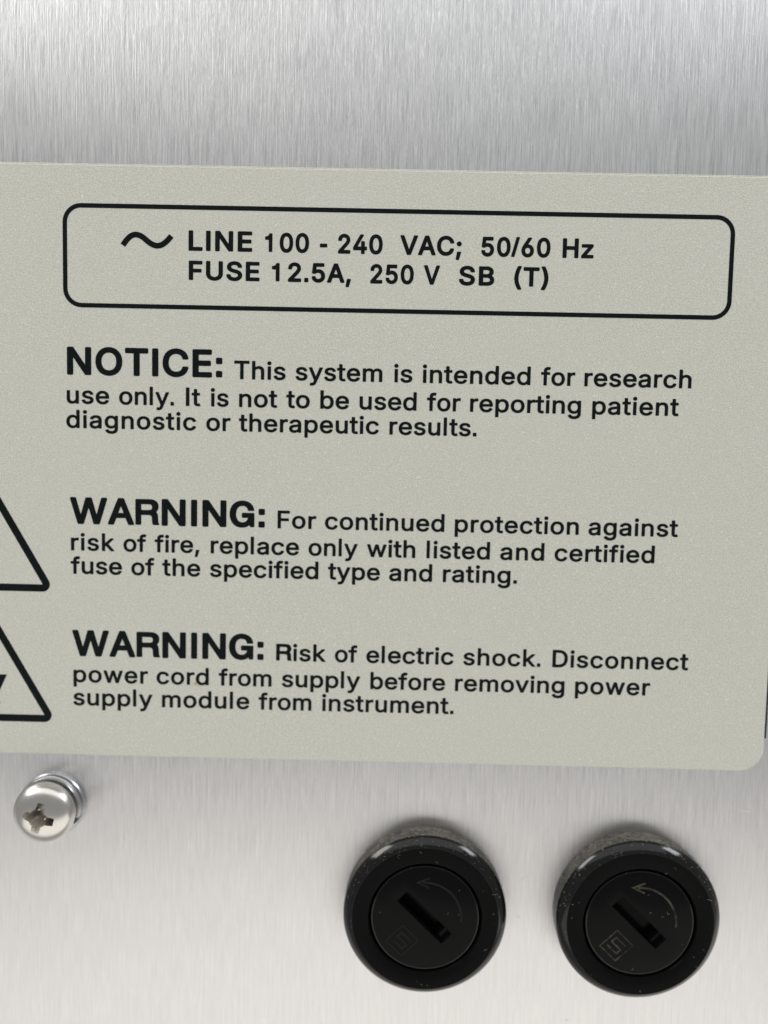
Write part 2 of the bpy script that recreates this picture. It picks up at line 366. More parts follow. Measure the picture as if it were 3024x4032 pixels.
 ('m','r'):(573,'89 4 106 0 226 0 244 6 254 20 256 443 261 480 273 507 286 525 309 544 334 559 364 567 394 571 478 565 490 567 503 577 509 593 507 710 500 721 490 728 442 731 400 731 346 723 298 705 256 678 246 710 226 721 100 722 84 716 75 705 72 694 72 30 76 14'),
 ('m','s'):(781,'295 -11 361 -15 427 -10 505 7 554 27 604 59 641 96 665 134 679 182 681 236 668 289 649 321 607 362 559 391 511 409 295 461 265 476 251 493 246 509 247 525 254 541 265 553 283 565 307 575 355 583 409 580 446 568 460 557 480 535 501 498 511 489 523 486 649 511 666 525 669 535 667 546 646 594 615 637 581 669 541 694 499 712 457 722 409 729 343 730 283 724 229 710 175 686 134 659 102 627 75 584 63 541 61 487 74 434 97 396 133 361 175 336 235 312 445 263 476 246 492 225 495 209 492 193 469 167 427 145 373 136 313 139 289 145 265 156 239 177 225 198 213 230 205 238 193 244 181 244 61 221 44 209 39 198 40 187 55 139 77 102 111 64 146 37 193 13 241 -2'),
 ('m','t'):(510,'277 -4 332 -7 386 -4 434 7 446 18 450 34 428 130 416 146 398 152 338 145 308 147 290 156 282 173 280 200 280 569 284 573 404 573 422 580 431 591 433 602 433 693 428 709 410 721 284 722 280 725 280 888 278 901 272 913 254 924 128 925 110 919 101 908 96 895 96 725 92 722 2 721 -15 709 -20 693 -20 602 -14 585 -4 577 8 573 92 573 96 569 96 189 100 146 111 109 122 87 142 61 176 32 218 11'),
 ('m','u'):(870,'304 -6 382 -9 442 1 502 23 550 54 556 16 566 5 580 0 706 0 724 9 732 21 732 701 724 713 706 722 580 722 568 719 558 712 551 701 550 691 549 273 538 230 514 193 490 172 460 156 430 148 394 145 364 147 334 154 309 166 285 187 266 220 257 262 255 701 244 716 226 722 100 722 80 712 73 701 72 691 72 273 76 214 85 171 100 134 118 102 139 75 166 50 226 16 262 3'),
 ('m','v'):(828,'305 4 317 0 449 0 461 4 472 14 759 684 761 694 758 705 749 716 737 721 599 722 587 720 573 710 401 285 383 232 353 314 191 710 179 719 167 722 29 722 11 714 2 700 3 684 290 20'),
 ('m','w'):(1178,'256 4 269 0 395 0 407 4 419 14 557 448 695 14 707 4 719 0 845 0 863 6 875 24 1101 684 1102 700 1091 716 1073 722 941 722 929 719 917 710 799 336 785 289 779 281 652 700 647 710 635 719 623 722 491 722 479 718 467 707 335 276 197 710 185 719 173 722 47 722 29 718 16 705 13 694 15 684 241 20'),
 ('m','y'):(828,'127 -261 179 -265 221 -262 263 -254 299 -239 341 -213 371 -186 395 -154 417 -116 758 681 761 697 752 713 731 722 599 722 587 720 575 712 410 311 389 252 383 236 377 247 354 311 191 710 179 719 167 722 35 722 17 718 5 707 1 692 4 681 285 28 254 -55 239 -77 221 -94 203 -103 185 -105 113 -98 99 -105 90 -116 61 -217 62 -233 77 -250'),
 ('b','('):(638,'328 -168 350 -172 476 -170 501 -157 509 -146 515 -130 511 -108 416 93 386 181 361 279 348 393 349 458 356 529 367 600 384 671 434 823 464 894 514 997 515 1014 508 1030 494 1045 478 1052 338 1053 320 1046 302 1028 267 970 242 921 192 796 154 660 130 524 124 442 127 344 142 240 167 137 197 55 245 -48 306 -152'),
 ('b',')'):(638,'53 -168 74 -172 194 -171 218 -164 233 -152 293 -48 341 61 386 197 406 306 412 415 409 496 395 605 370 714 336 823 295 921 235 1030 226 1041 212 1049 194 1053 62 1052 38 1041 29 1030 22 1014 25 992 64 916 95 845 146 693 174 573 184 502 189 436 188 377 182 317 168 246 151 181 112 72 24 -113 22 -130 27 -146 38 -159'),
 ('b',','):(471,'55 -209 76 -212 172 -212 195 -203 210 -187 320 167 319 183 314 194 304 206 286 216 268 219 130 219 106 211 89 194 83 178 24 -165 27 -181 33 -192'),
 ('b','-'):(622,'70 303 91 299 391 299 415 305 432 319 440 336 441 445 438 461 432 472 410 488 391 492 91 492 73 489 61 484 44 466 39 450 39 341 49 318'),
 ('b','.'):(432,'70 4 91 0 223 0 247 7 262 20 271 42 271 189 260 211 241 225 223 229 85 228 67 224 49 210 43 200 39 183 39 42 49 19'),
 ('b','/'):(522,'-20 4 1 0 115 1 139 12 153 31 435 962 436 978 429 995 420 1005 403 1015 385 1018 271 1017 247 1007 233 989 -49 58 -51 42 -46 25 -35 13'),
 ('b','0'):(992,'387 -9 479 -12 563 3 593 13 638 34 692 73 726 105 748 132 790 203 822 290 841 388 847 503 844 574 836 639 813 737 778 819 761 848 730 889 707 913 665 947 593 986 539 1002 503 1009 413 1012 329 996 269 973 227 948 200 927 166 895 143 868 101 796 68 704 49 606 44 535 44 465 54 356 77 263 114 176 161 109 198 73 226 51 269 26 299 12 353 -3/407 186 376 198 347 220 317 257 296 301 280 356 269 421 265 497 269 579 280 644 296 699 311 731 337 770 365 796 400 813 437 820 479 816 515 802 545 779 570 748 594 699 610 644 621 574 625 497 621 421 610 356 594 301 577 263 554 230 527 206 491 188 449 182'),
 ('b','1'):(992,'365 22 387 18 507 19 525 24 537 33 550 54 551 915 549 931 539 947 525 958 507 963 387 962 363 949 351 930 340 898 327 877 291 843 267 830 237 819 153 807 129 791 119 768 119 675 121 659 129 645 141 634 159 627 333 626 334 60 343 38'),
 ('b','2'):(992,'106 4 127 0 769 0 794 9 812 31 815 47 814 156 805 175 787 189 763 194 421 194 420 200 565 339 698 477 726 510 755 554 781 608 792 641 799 684 797 750 781 809 752 864 715 909 667 948 619 975 559 997 481 1011 415 1012 349 1003 295 987 240 962 197 935 151 892 116 842 96 799 82 739 80 684 86 668 96 657 121 646 253 645 277 652 289 662 297 673 307 737 325 771 341 788 361 802 385 812 409 818 439 820 475 817 505 809 535 794 555 777 566 760 574 739 578 711 576 684 566 652 522 586 84 156 75 134 75 42 85 19'),
 ('b','4'):(992,'534 4 554 0 674 0 692 3 704 9 719 25 725 42 725 183 728 187 812 187 830 190 851 205 858 216 862 232 862 341 856 358 848 368 836 377 818 383 726 385 725 619 719 635 710 646 686 658 548 659 530 654 512 640 506 629 503 613 503 390 500 383 301 385 548 766 657 935 662 951 657 973 638 993 614 1000 482 1000 464 996 452 989 440 976 36 352 28 330 30 221 44 200 62 190 80 187 500 187 503 183 504 36 517 15'),
 ('b','5'):(992,'375 -9 461 -12 539 -1 587 13 629 31 692 73 725 103 755 138 791 198 813 269 818 312 819 356 813 405 804 443 792 475 776 508 750 546 725 576 693 606 659 631 593 663 545 677 503 684 419 687 377 681 329 668 326 672 342 802 347 806 719 806 737 809 759 824 770 846 770 960 763 976 755 986 743 995 725 1000 251 1000 173 998 154 987 140 966 81 503 84 481 96 465 119 453 251 438 275 444 329 475 377 489 443 493 497 481 520 470 542 454 562 432 576 410 587 383 592 356 593 323 587 290 569 249 539 216 497 192 449 182 389 186 365 194 338 209 305 242 295 263 289 290 281 305 269 316 251 323 119 324 101 321 83 311 71 296 67 279 68 258 77 214 100 160 125 122 161 83 209 48 255 24 317 2'),
 ('b','6'):(992,'387 -9 445 -13 523 -6 589 11 655 43 709 83 745 122 777 171 802 230 814 307 814 350 809 394 797 437 782 475 771 497 748 530 717 563 685 589 625 623 559 643 468 655 675 927 683 944 682 966 667 988 655 995 637 1000 493 1000 475 996 460 987 187 623 130 530 111 492 94 448 77 372 75 334 77 290 92 220 121 154 145 121 175 89 235 43 301 11 343 -1/415 181 385 190 355 206 334 225 318 247 307 269 299 296 297 328 301 367 307 388 323 416 342 437 365 454 385 463 415 471 475 471 505 463 529 450 552 432 565 416 580 388 588 361 591 323 588 290 580 263 568 241 551 220 530 203 505 190 475 181 445 178'),
 ('b',':'):(482,'80 17 101 14 239 14 263 21 277 34 286 55 285 208 275 230 251 244 95 247 74 240 59 228 49 202 49 55 59 32/78 485 101 481 239 481 263 489 278 502 286 524 286 671 281 687 275 697 251 712 95 714 76 709 59 695 49 671 49 524 57 502'),
 ('b',';'):(471,'55 -209 76 -212 172 -212 195 -203 210 -187 320 167 319 183 314 194 304 206 286 216 268 219 130 219 106 211 89 194 83 178 24 -165 27 -181 33 -192/202 483 232 485 256 491 280 503 304 521 319 537 333 559 342 586 344 608 342 635 335 657 322 680 304 701 280 718 256 728 208 738 178 736 154 730 106 704 88 684 74 662 65 635 63 613 65 586 72 564 84 543 102 521 124 504 148 492 178 485'),
 ('b','A'):(1045,'11 4 32 0 170 0 188 4 200 11 215 31 299 249 302 253 308 253 638 253 728 31 740 14 758 3 776 0 914 0 932 5 944 12 958 31 959 58 746 585 591 967 581 984 566 995 542 1000 392 1000 374 996 362 989 346 967 -18 58 -20 42 -15 25 -4 13/380 448 377 450 470 697 492 635 563 450 554 447'),
 ('b','B'):(998,'98 4 119 0 485 0 545 2 599 9 671 26 721 47 773 80 816 123 841 162 861 211 870 254 871 309 862 368 850 401 836 428 797 479 767 505 742 521 741 526 778 559 806 597 822 635 831 679 832 733 824 782 809 826 785 869 743 915 692 951 646 973 575 992 479 1000 119 1000 95 995 77 981 69 967 67 951 67 47 70 31 76 20/299 194 299 412 521 410 563 400 605 376 623 358 637 336 644 314 646 292 644 270 636 249 623 231 605 217 569 204 509 195/299 601 299 806 497 805 539 798 575 781 590 766 603 744 608 722 609 701 598 662 587 646 569 630 533 612 491 602'),
 ('b','C'):(1104,'460 -9 548 -12 644 0 735 29 806 67 848 98 878 126 902 154 932 198 965 269 979 323 979 339 968 361 956 370 938 377 788 376 770 367 759 356 734 296 708 258 680 234 638 209 584 192 524 187 470 192 404 213 362 239 322 279 290 328 269 383 256 448 254 525 263 595 283 655 302 693 321 721 344 745 368 765 404 786 434 799 470 808 506 812 548 812 584 808 626 795 656 782 692 757 713 737 734 704 748 672 762 639 775 628 788 622 932 621 956 628 974 645 980 672 964 731 941 786 914 830 878 874 836 911 789 944 740 969 686 988 626 1003 566 1011 488 1012 416 1002 326 976 266 947 193 895 146 847 106 791 65 710 52 672 36 606 29 535 29 459 37 388 51 328 64 290 92 230 127 176 164 131 194 103 242 67 296 37 356 13 416 -2'),
 ('b','E'):(925,'98 4 119 0 737 0 755 3 767 9 785 31 788 47 787 156 776 178 755 191 737 194 299 194 297 200 299 408 695 408 719 413 739 428 748 450 748 559 743 575 737 585 721 597 701 602 299 603 297 613 299 806 737 806 761 815 779 837 782 853 781 962 777 973 767 986 743 999 119 1000 95 995 77 981 69 967 67 951 67 47 70 31 76 20'),
 ('b','F'):(908,'98 4 119 0 251 0 275 8 292 25 297 47 299 393 683 394 707 401 724 417 731 439 731 548 720 570 701 584 683 588 305 588 297 592 299 806 581 806 731 806 749 811 767 826 776 848 775 962 764 984 743 997 725 1000 119 1000 95 995 75 978 69 967 67 951 67 47 70 31 76 20'),
 ('b','G'):(1060,'401 -1 438 -5 492 -2 540 4 588 16 636 34 672 52 726 89 732 85 747 38 756 27 768 21 876 19 894 23 906 32 915 55 915 516 905 538 894 546 876 551 486 551 462 544 450 532 445 516 445 394 449 382 458 371 480 361 672 361 672 355 659 316 636 277 613 249 588 229 552 209 516 199 474 195 420 200 372 217 336 239 303 271 274 316 252 371 239 432 235 499 240 571 252 632 272 682 300 728 332 760 372 785 420 800 474 805 516 801 546 795 576 782 602 766 625 744 641 721 654 694 668 644 679 632 696 626 876 626 889 632 900 644 905 666 887 744 860 805 821 860 768 911 709 949 630 981 558 998 474 1004 366 995 270 967 192 925 114 857 63 788 24 705 -2 605 -10 499 -2 399 22 299 60 215 110 144 180 78 259 32 342 6'),
 ('b','H'):(1118,'98 4 119 0 251 0 275 8 292 25 297 47 299 414 719 412 719 47 724 25 743 7 767 0 905 0 923 6 940 20 946 31 949 47 949 951 944 973 931 989 917 997 899 1000 767 1000 743 993 725 975 719 956 719 613 713 608 299 608 297 956 289 978 269 995 245 1000 113 1000 94 995 77 981 69 967 67 951 67 47 70 31 76 20'),
 ('b','I'):(472,'102 4 123 0 261 1 287 15 296 25 301 42 301 956 291 981 267 997 249 1000 111 999 87 987 79 978 72 962 71 47 74 31 80 20'),
 ('b','L'):(874,'98 4 119 0 713 0 739 9 757 31 760 47 759 156 748 178 725 192 707 194 299 194 297 608 297 956 289 978 275 992 251 1000 113 1000 85 989 69 967 67 951 67 47 70 31 76 20'),
 ('b','N'):(1130,'98 4 119 0 251 0 276 9 294 31 297 47 296 613 299 621 723 15 737 5 755 0 911 0 935 6 952 20 958 31 961 47 961 956 956 973 949 984 923 998 773 999 749 987 735 967 731 377 305 985 287 996 269 1000 119 1000 95 995 77 981 69 967 67 951 67 47 70 31 76 20'),
 ('b','O'):(1149,'460 -9 560 -12 626 -4 662 4 752 36 806 67 836 88 902 151 958 230 973 263 995 323 1016 426 1019 535 1011 606 1004 644 973 737 956 770 921 824 860 891 830 916 782 948 748 966 692 987 632 1003 589 1009 488 1012 422 1004 386 996 296 963 266 947 213 911 171 873 146 846 110 797 91 764 65 710 53 677 43 639 32 574 29 459 44 356 55 318 76 263 96 225 127 176 164 132 192 105 236 71 269 51 356 13 416 -2/470 192 416 208 373 230 325 274 292 323 268 383 256 448 253 503 259 574 274 633 293 677 326 726 362 761 404 787 458 805 506 812 572 809 626 795 674 770 723 726 756 677 780 617 791 552 793 475 788 421 773 361 756 323 723 274 686 238 638 210 580 192 524 187'),
 ('b','R'):(960,'28 22 45 19 189 19 207 25 221 39 225 56 225 383 231 387 501 387 531 385 573 372 588 361 601 344 615 306 629 111 640 67 658 33 669 24 687 19 855 19 879 26 891 39 895 61 891 72 870 100 860 139 851 328 841 400 819 460 804 483 784 506 832 567 849 600 858 628 867 672 870 717 864 772 848 822 822 867 783 908 735 940 675 964 615 976 543 981 45 981 21 974 9 961 5 944 5 56 13 33/231 576 225 578 225 789 531 788 561 782 591 767 607 750 616 733 622 711 625 678 623 656 615 628 597 603 579 591 537 579 501 576'),
 ('b','S'):(980,'369 -13 472 -16 556 -6 634 15 703 47 760 88 788 118 812 151 840 211 852 270 853 309 848 347 829 407 816 428 790 460 740 505 634 559 430 614 346 640 304 665 289 679 282 690 277 717 281 739 292 760 310 780 340 799 370 809 406 816 442 818 478 816 514 809 550 795 574 781 591 766 602 750 619 695 630 684 646 677 796 675 820 684 832 697 839 717 838 739 822 804 807 837 786 869 742 915 682 956 622 984 550 1004 478 1012 394 1010 316 998 250 976 184 942 133 902 93 853 64 793 52 733 55 662 73 608 88 581 112 550 154 513 208 480 286 447 562 369 604 344 624 319 629 292 623 265 614 249 588 221 562 205 526 191 484 182 442 180 400 182 364 189 328 201 301 216 280 234 266 254 248 314 238 325 220 334 70 336 49 330 34 318 26 303 24 287 30 243 41 205 71 145 112 95 165 53 214 27 280 4'),
 ('b','T'):(984,'359 4 376 0 514 1 532 7 542 15 555 36 556 804 826 806 844 812 856 820 864 831 870 848 869 962 862 979 843 995 820 1000 526 1000 58 1000 40 995 28 987 20 978 13 962 13 842 22 825 40 811 64 806 328 804 328 47 331 31 337 20'),
 ('b','U'):(1118,'440 -11 515 -14 605 -7 683 11 759 44 827 90 877 142 910 191 936 256 946 305 949 354 948 964 935 986 923 994 905 1000 767 1000 749 995 730 980 724 969 721 953 721 365 717 327 697 272 671 240 629 210 575 191 527 186 479 186 443 191 401 204 371 220 342 245 320 272 305 304 297 338 295 365 295 953 289 975 269 994 245 1000 113 1000 95 995 76 980 70 969 67 953 67 354 71 299 88 234 111 185 137 145 173 105 215 70 257 43 305 21 359 4'),
 ('b','V'):(1045,'381 4 398 0 554 1 576 9 592 25 959 940 960 962 953 978 938 992 920 999 770 1000 752 995 734 980 497 363 476 305 470 306 423 434 206 981 189 995 170 1000 26 1000 -2 989 -18 967 -20 951 -16 936 353 31 364 15'),
 ('b','W'):(1450,'285 4 302 0 458 0 482 9 497 25 674 610 848 25 866 8 890 0 1046 0 1070 8 1083 20 1091 36 1365 940 1366 962 1362 973 1352 986 1340 995 1322 1000 1178 1000 1160 994 1142 978 1135 962 983 423 968 370 796 967 788 981 776 992 752 1000 596 1000 572 992 558 978 551 962 380 369 206 975 188 993 164 1000 26 1000 2 992 -10 981 -18 967 -18 940 255 36 266 17'),
 ('b','z'):(849,'63 3 84 0 666 0 690 5 708 19 717 39 717 142 708 162 690 176 666 181 346 182 698 576 705 597 705 684 699 699 684 714 654 722 96 722 72 718 53 704 43 684 43 581 51 561 72 546 96 541 398 540 39 142 32 121 32 39 42 18'),
}
def glyph(ch, wt, cache={}):
    if (ch, wt) not in cache:
        adv, s = GLYPHS[(wt, ch)]
        cs = []
        for part in s.split('/'):
            v = [float(q) for q in part.split()]
            cs.append(list(zip(v[::2], v[1::2])))
        cache[(ch, wt)] = (adv, cs)
    return cache[(ch, wt)]
def word_contours(text, x0, x1, y, cap, off, sx=1.0):
    """place a word so that its ink runs from x0 to x1, by letter spacing (and a little widening)"""
    k = cap / 1000
    gs = [glyph(c, off) for c in text]
    ink = [(min(p[0] for c in g[1] for p in c), max(p[0] for c in g[1] for p in c)) for g in gs]
    def width(s, tr):
        x = 0; r = 0
        for i, (g, b) in enumerate(zip(gs, ink)):
            if i == 0: x = -b[0] * s
            r = x + b[1] * s
            x += g[0] * s + tr
        return r
    want = (x1 - x0) / k; n = len(text)
    s = sx * 1.015
    tr = (want - width(s, 0)) / (n - 1) if n > 1 else 0
    if n == 1: s = want / (ink[0][1] - ink[0][0])
    elif tr < -45 or tr > 75:                      # keep the gaps sane, let the letters give
        t2 = max(-45, min(75, tr)); s = s * (want - t2 * (n - 1)) / width(s, 0); tr = (want - width(s, 0)) / (n - 1)
    out = []; x = -ink[0][0] * s
    for g in gs:
        for c in g[1]: out.append([(x0 + (x + p[0] * s) * k, y + p[1] * k) for p in c])
        x += g[0] * s + tr
    return out

# ------------------------------------------------------------------ the brushed panel (setting)
vs = [(-130, -150, 0), (130, -150, 0), (130, 150, 0), (-130, 150, 0), (-130, -150, -1.6), (130, -150, -1.6), (130, 150, -1.6), (-130, 150, -1.6)]
panel = link("metal_panel", mesh_from(vs, [(0, 1, 2, 3), (7, 6, 5, 4), (0, 4, 5, 1), (1, 5, 6, 2), (2, 6, 7, 3), (3, 7, 4, 0)], M_METAL))
panel["kind"] = "structure"
panel["label"] = "brushed aluminium instrument panel with fine vertical grain"
link("printed_line", filled([[(42.80, -24.3), (43.0, -24.3), (43.0, 40), (42.80, 40)]], 0.0, 0.02, M_INKB), panel)

# ------------------------------------------------------------------ the notice label
label = thing("notice_label", W(0, 0, 0), "pale grey-beige textured notice label with black printed text on the brushed panel", "label")
def sheet(x0, y0, x1, y1, r, h0, h1, bev):
    def loop(ins, h):
        pts = []
        R = r - ins
        for cx, cy, a0 in ((x1 - r, y1 - r, 0), (x0 + r, y1 - r, 90), (x0 + r, y0 + r, 180), (x1 - r, y0 + r, 270)):
            for k in range(13):
                a = math.radians(a0 + 90 * k / 12)
                pts.append((cx + R * math.cos(a), cy + R * math.sin(a), h))
        return pts
    A, B, C = loop(0, h0), loop(0, h1 - bev), loop(bev, h1)
    n = len(A); v = A + B + C; f = []; fm = []
    for k in range(n):
        j = (k + 1) % n
        f.append((k, j, n + j, n + k)); fm.append(1)
        f.append((n + k, n + j, 2*n + j, 2*n + k)); fm.append(1)
    f.append(tuple(range(2*n, 3*n))); fm.append(0)
    f.append(tuple(range(n))[::-1]); fm.append(0)
    return mesh_from(v, f, [M_FILM, M_EDGE], False, fm)
link("adhesive_backing", sheet(-61.9, -27.85, 42.60, 36.42, 2.6, 0.0, 0.10, 0.045), label)
link("printed_film", sheet(-62.0, -27.95, 42.68, 36.22, 2.6, 0.102, 0.30, 0.07), label)
H0, H1 = 0.296, 0.318          # ink stands a hair proud of the film
link("border_line", filled(ribbon([(-34.65, 21.56), (36.28, 21.56), (36.28, 32.0), (-34.65, 32.0)], 0.47, True, 1.75), H0, H1, M_INK), label)
tl = []
import_pts = [(-28.45, 27.93), (-28.08, 28.45), (-27.65, 28.87), (-27.2, 29.06), (-26.75, 29.02), (-26.3, 28.8), (-25.8, 28.4), (-25.35, 28.1), (-24.85, 27.95), (-24.3, 28.05), (-23.75, 28.45), (-23.27, 29.0)]
sm = []
for i in range(len(import_pts) - 1):
    p0 = import_pts[max(i-1, 0)]; p1 = import_pts[i]; p2 = import_pts[i+1]; p3 = import_pts[min(i+2, len(import_pts)-1)]
    for k in range(4):
        t = k / 4
        sm.append(tuple(0.5 * (2*p1[q] + (p2[q]-p0[q])*t + (2*p0[q]-5*p1[q]+4*p2[q]-p3[q])*t*t + (3*p1[q]-p0[q]-3*p2[q]+p3[q])*t**3) for q in (0, 1)))
sm.append(import_pts[-1])
link("alternating_current_symbol", filled(ribbon(sm, 0.60), H0, H1, M_INK), label)

MED, BOLD, LB = 'm', 'b', 'b'
ROWS = [
 ("heading", 14.14, 3.0, BOLD, [('NOTICE:', -34.54, -17.74)]),
 ("text_line", 14.03, 1.985, MED, [('This', -16.46, -10.91), ('system', -9.84, -0.48), ('is', 0.77, 2.75), ('intended', 3.84, 15.44), ('for', 16.55, 20.23), ('research', 21.22, 32.69)]),
 ("text_line", 11.05, 1.985, MED, [('use', -34.6, -29.99), ('only.', -28.91, -22.96), ('It', -21.67, -20.1), ('is', -18.98, -17.04), ('not', -15.91, -11.77), ('to', -10.81, -8.26), ('be', -7.13, -4.02), ('used', -2.89, 3.27), ('for', 4.37, 8.02), ('reporting', 9.03, 20.97), ('patient', 22.18, 31.47)]),
 ("text_line", 8.42, 1.97, MED, [('diagnostic', -34.66, -20.55), ('or', -19.45, -16.81), ('therapeutic', -15.92, -0.74), ('results.', 0.4, 9.81)]),
 ("heading", -2.02, 2.94, BOLD, [('WARNING:', -34.33, -12.99)]),
 ("text_line", -2.02, 1.96, MED, [('For', -11.6, -7.37), ('continued', -6.42, 6.62), ('protection', 7.75, 21.25), ('against', 22.3, 32.02)]),
 ("text_line", -4.95, 1.955, MED, [('risk', -34.26, -29.49), ('of', -28.49, -25.97), ('fire,', -25.06, -20.14), ('replace', -18.9, -9.21), ('only', -8.17, -2.79), ('with', -1.78, 3.52), ('listed', 4.74, 11.67), ('and', 12.79, 17.6), ('certified', 18.72, 29.61)]),
 ("text_line", -7.54, 1.96, MED, [('fuse', -34.31, -28.66), ('of', -27.63, -25.08), ('the', -24.22, -20.03), ('specified', -18.96, -7.05), ('type', -6.01, -0.3), ('and', 0.71, 5.42), ('rating.', 6.6, 14.71)]),
 ("heading", -16.73, 2.94, BOLD, [('WARNING:', -34.19, -12.98)]),
 ("text_line", -16.74, 1.955, MED, [('Risk', -11.59, -6.11), ('of', -5.09, -2.6), ('electric', -1.61, 8.03), ('shock.', 9.1, 17.61), ('Disconnect', 18.92, 33.87)]),
 ("text_line", -19.68, 1.95, MED, [('power', -34.1, -25.8), ('cord', -24.85, -19.04), ('from', -17.94, -12.06), ('supply', -10.92, -2.24), ('before', -1.11, 7.17), ('removing', 8.27, 20.36), ('power', 21.53, 29.8)]),
 ("text_line", -22.30, 1.95, MED, [('supply', -34.13, -25.3), ('module', -24.24, -14.51), ('from', -13.49, -7.6), ('instrument.', -6.43, 8.18)]),
 ("rating_line", 27.49, 2.05, LB, [('LINE', -21.43, -14.63), ('100', -13.26, -8.58), ('-', -7.43, -6.64), ('240', -5.49, -0.74), ('VAC;', 1.12, 7.66), ('50/60', 9.75, 17.08), ('Hz', 18.37, 21.66)]),
 ("rating_line", 24.43, 2.03, LB, [('FUSE', -21.4, -13.82), ('12.5A,', -12.51, -4.05), ('250', -1.99, 2.64), ('V', 3.71, 5.41), ('SB', 7.46, 11.22), ('(T)', 13.34, 16.97)]),
]
for name, y, cap, off, words in ROWS:
    cs = []
    for t, a, b in words: cs += word_contours(t, a, b, y, 2.13 if t == 'LINE' else cap, off)
    link(name, filled(cs, H0, H1, M_INK), label)
side = 14.4
for vx, vy in ((-36.72, -9.2), (-36.67, -23.9)):
    tri = [(vx, vy), (vx - side / 2, vy + side * 0.866), (vx - side, vy)]
    t = link("warning_triangle", filled(ribbon(tri, 0.80, True, 0.42), H0, H1, M_INK), label)
bolt = [(-44.5, -15.4), (-43.2, -15.4), (-43.55, -19.0), (-41.52, -19.0), (-42.87, -21.92), (-42.28, -22.15), (-43.75, -23.1), (-44.5, -21.5), (-43.85, -21.72), (-43.3, -20.2), (-45.4, -20.2)]
link("lightning_bolt", filled([bolt], H0, H1, M_INK), t)
fv, ff = [], []
for k in range(3):
    tube_into(fv, ff, [(-20.62 + 0.09*k, -19.62 + 0.12 * (k % 2), 0.34), (-20.5 + 0.09*k, -19.35 - 0.1*k, 0.36), (-20.38 + 0.06*k, -19.5, 0.34)], 0.07, 5)
link("yellow_speck", mesh_from(fv, ff, M_SPECK, True), label)

# ------------------------------------------------------------------ the two fuse holder caps
def boolean_cut(me, cutter_me):
    a = bpy.data.objects.new("a", me); c = bpy.data.objects.new("c", cutter_me)
    S.collection.objects.link(a); S.collection.objects.link(c)
    md = a.modifiers.new("cut", 'BOOLEAN'); md.operation = 'DIFFERENCE'; md.solver = 'EXACT'; md.object = c
    bpy.context.view_layer.update()
    out = evaluated_mesh(a)
    bpy.data.objects.remove(a); bpy.data.objects.remove(c)
    return out
def box_mesh(pts, h0, h1, material):
    n = len(pts)
    v = [(x, y, h0) for x, y in pts] + [(x, y, h1) for x, y in pts]
    f = [tuple(range(n))[::-1], tuple(range(n, 2*n))] + [(i, (i+1) % n, n + (i+1) % n, n + i) for i in range(n)]
    return mesh_from(v, f, material)
def rot_rect(cx, cy, u0, u1, hw, ang):
    c, s = math.cos(ang), math.sin(ang)
    return [(cx + u*c - w*s, cy + u*s + w*c) for u, w in ((u0, -hw), (u1, -hw), (u1, hw), (u0, hw))]
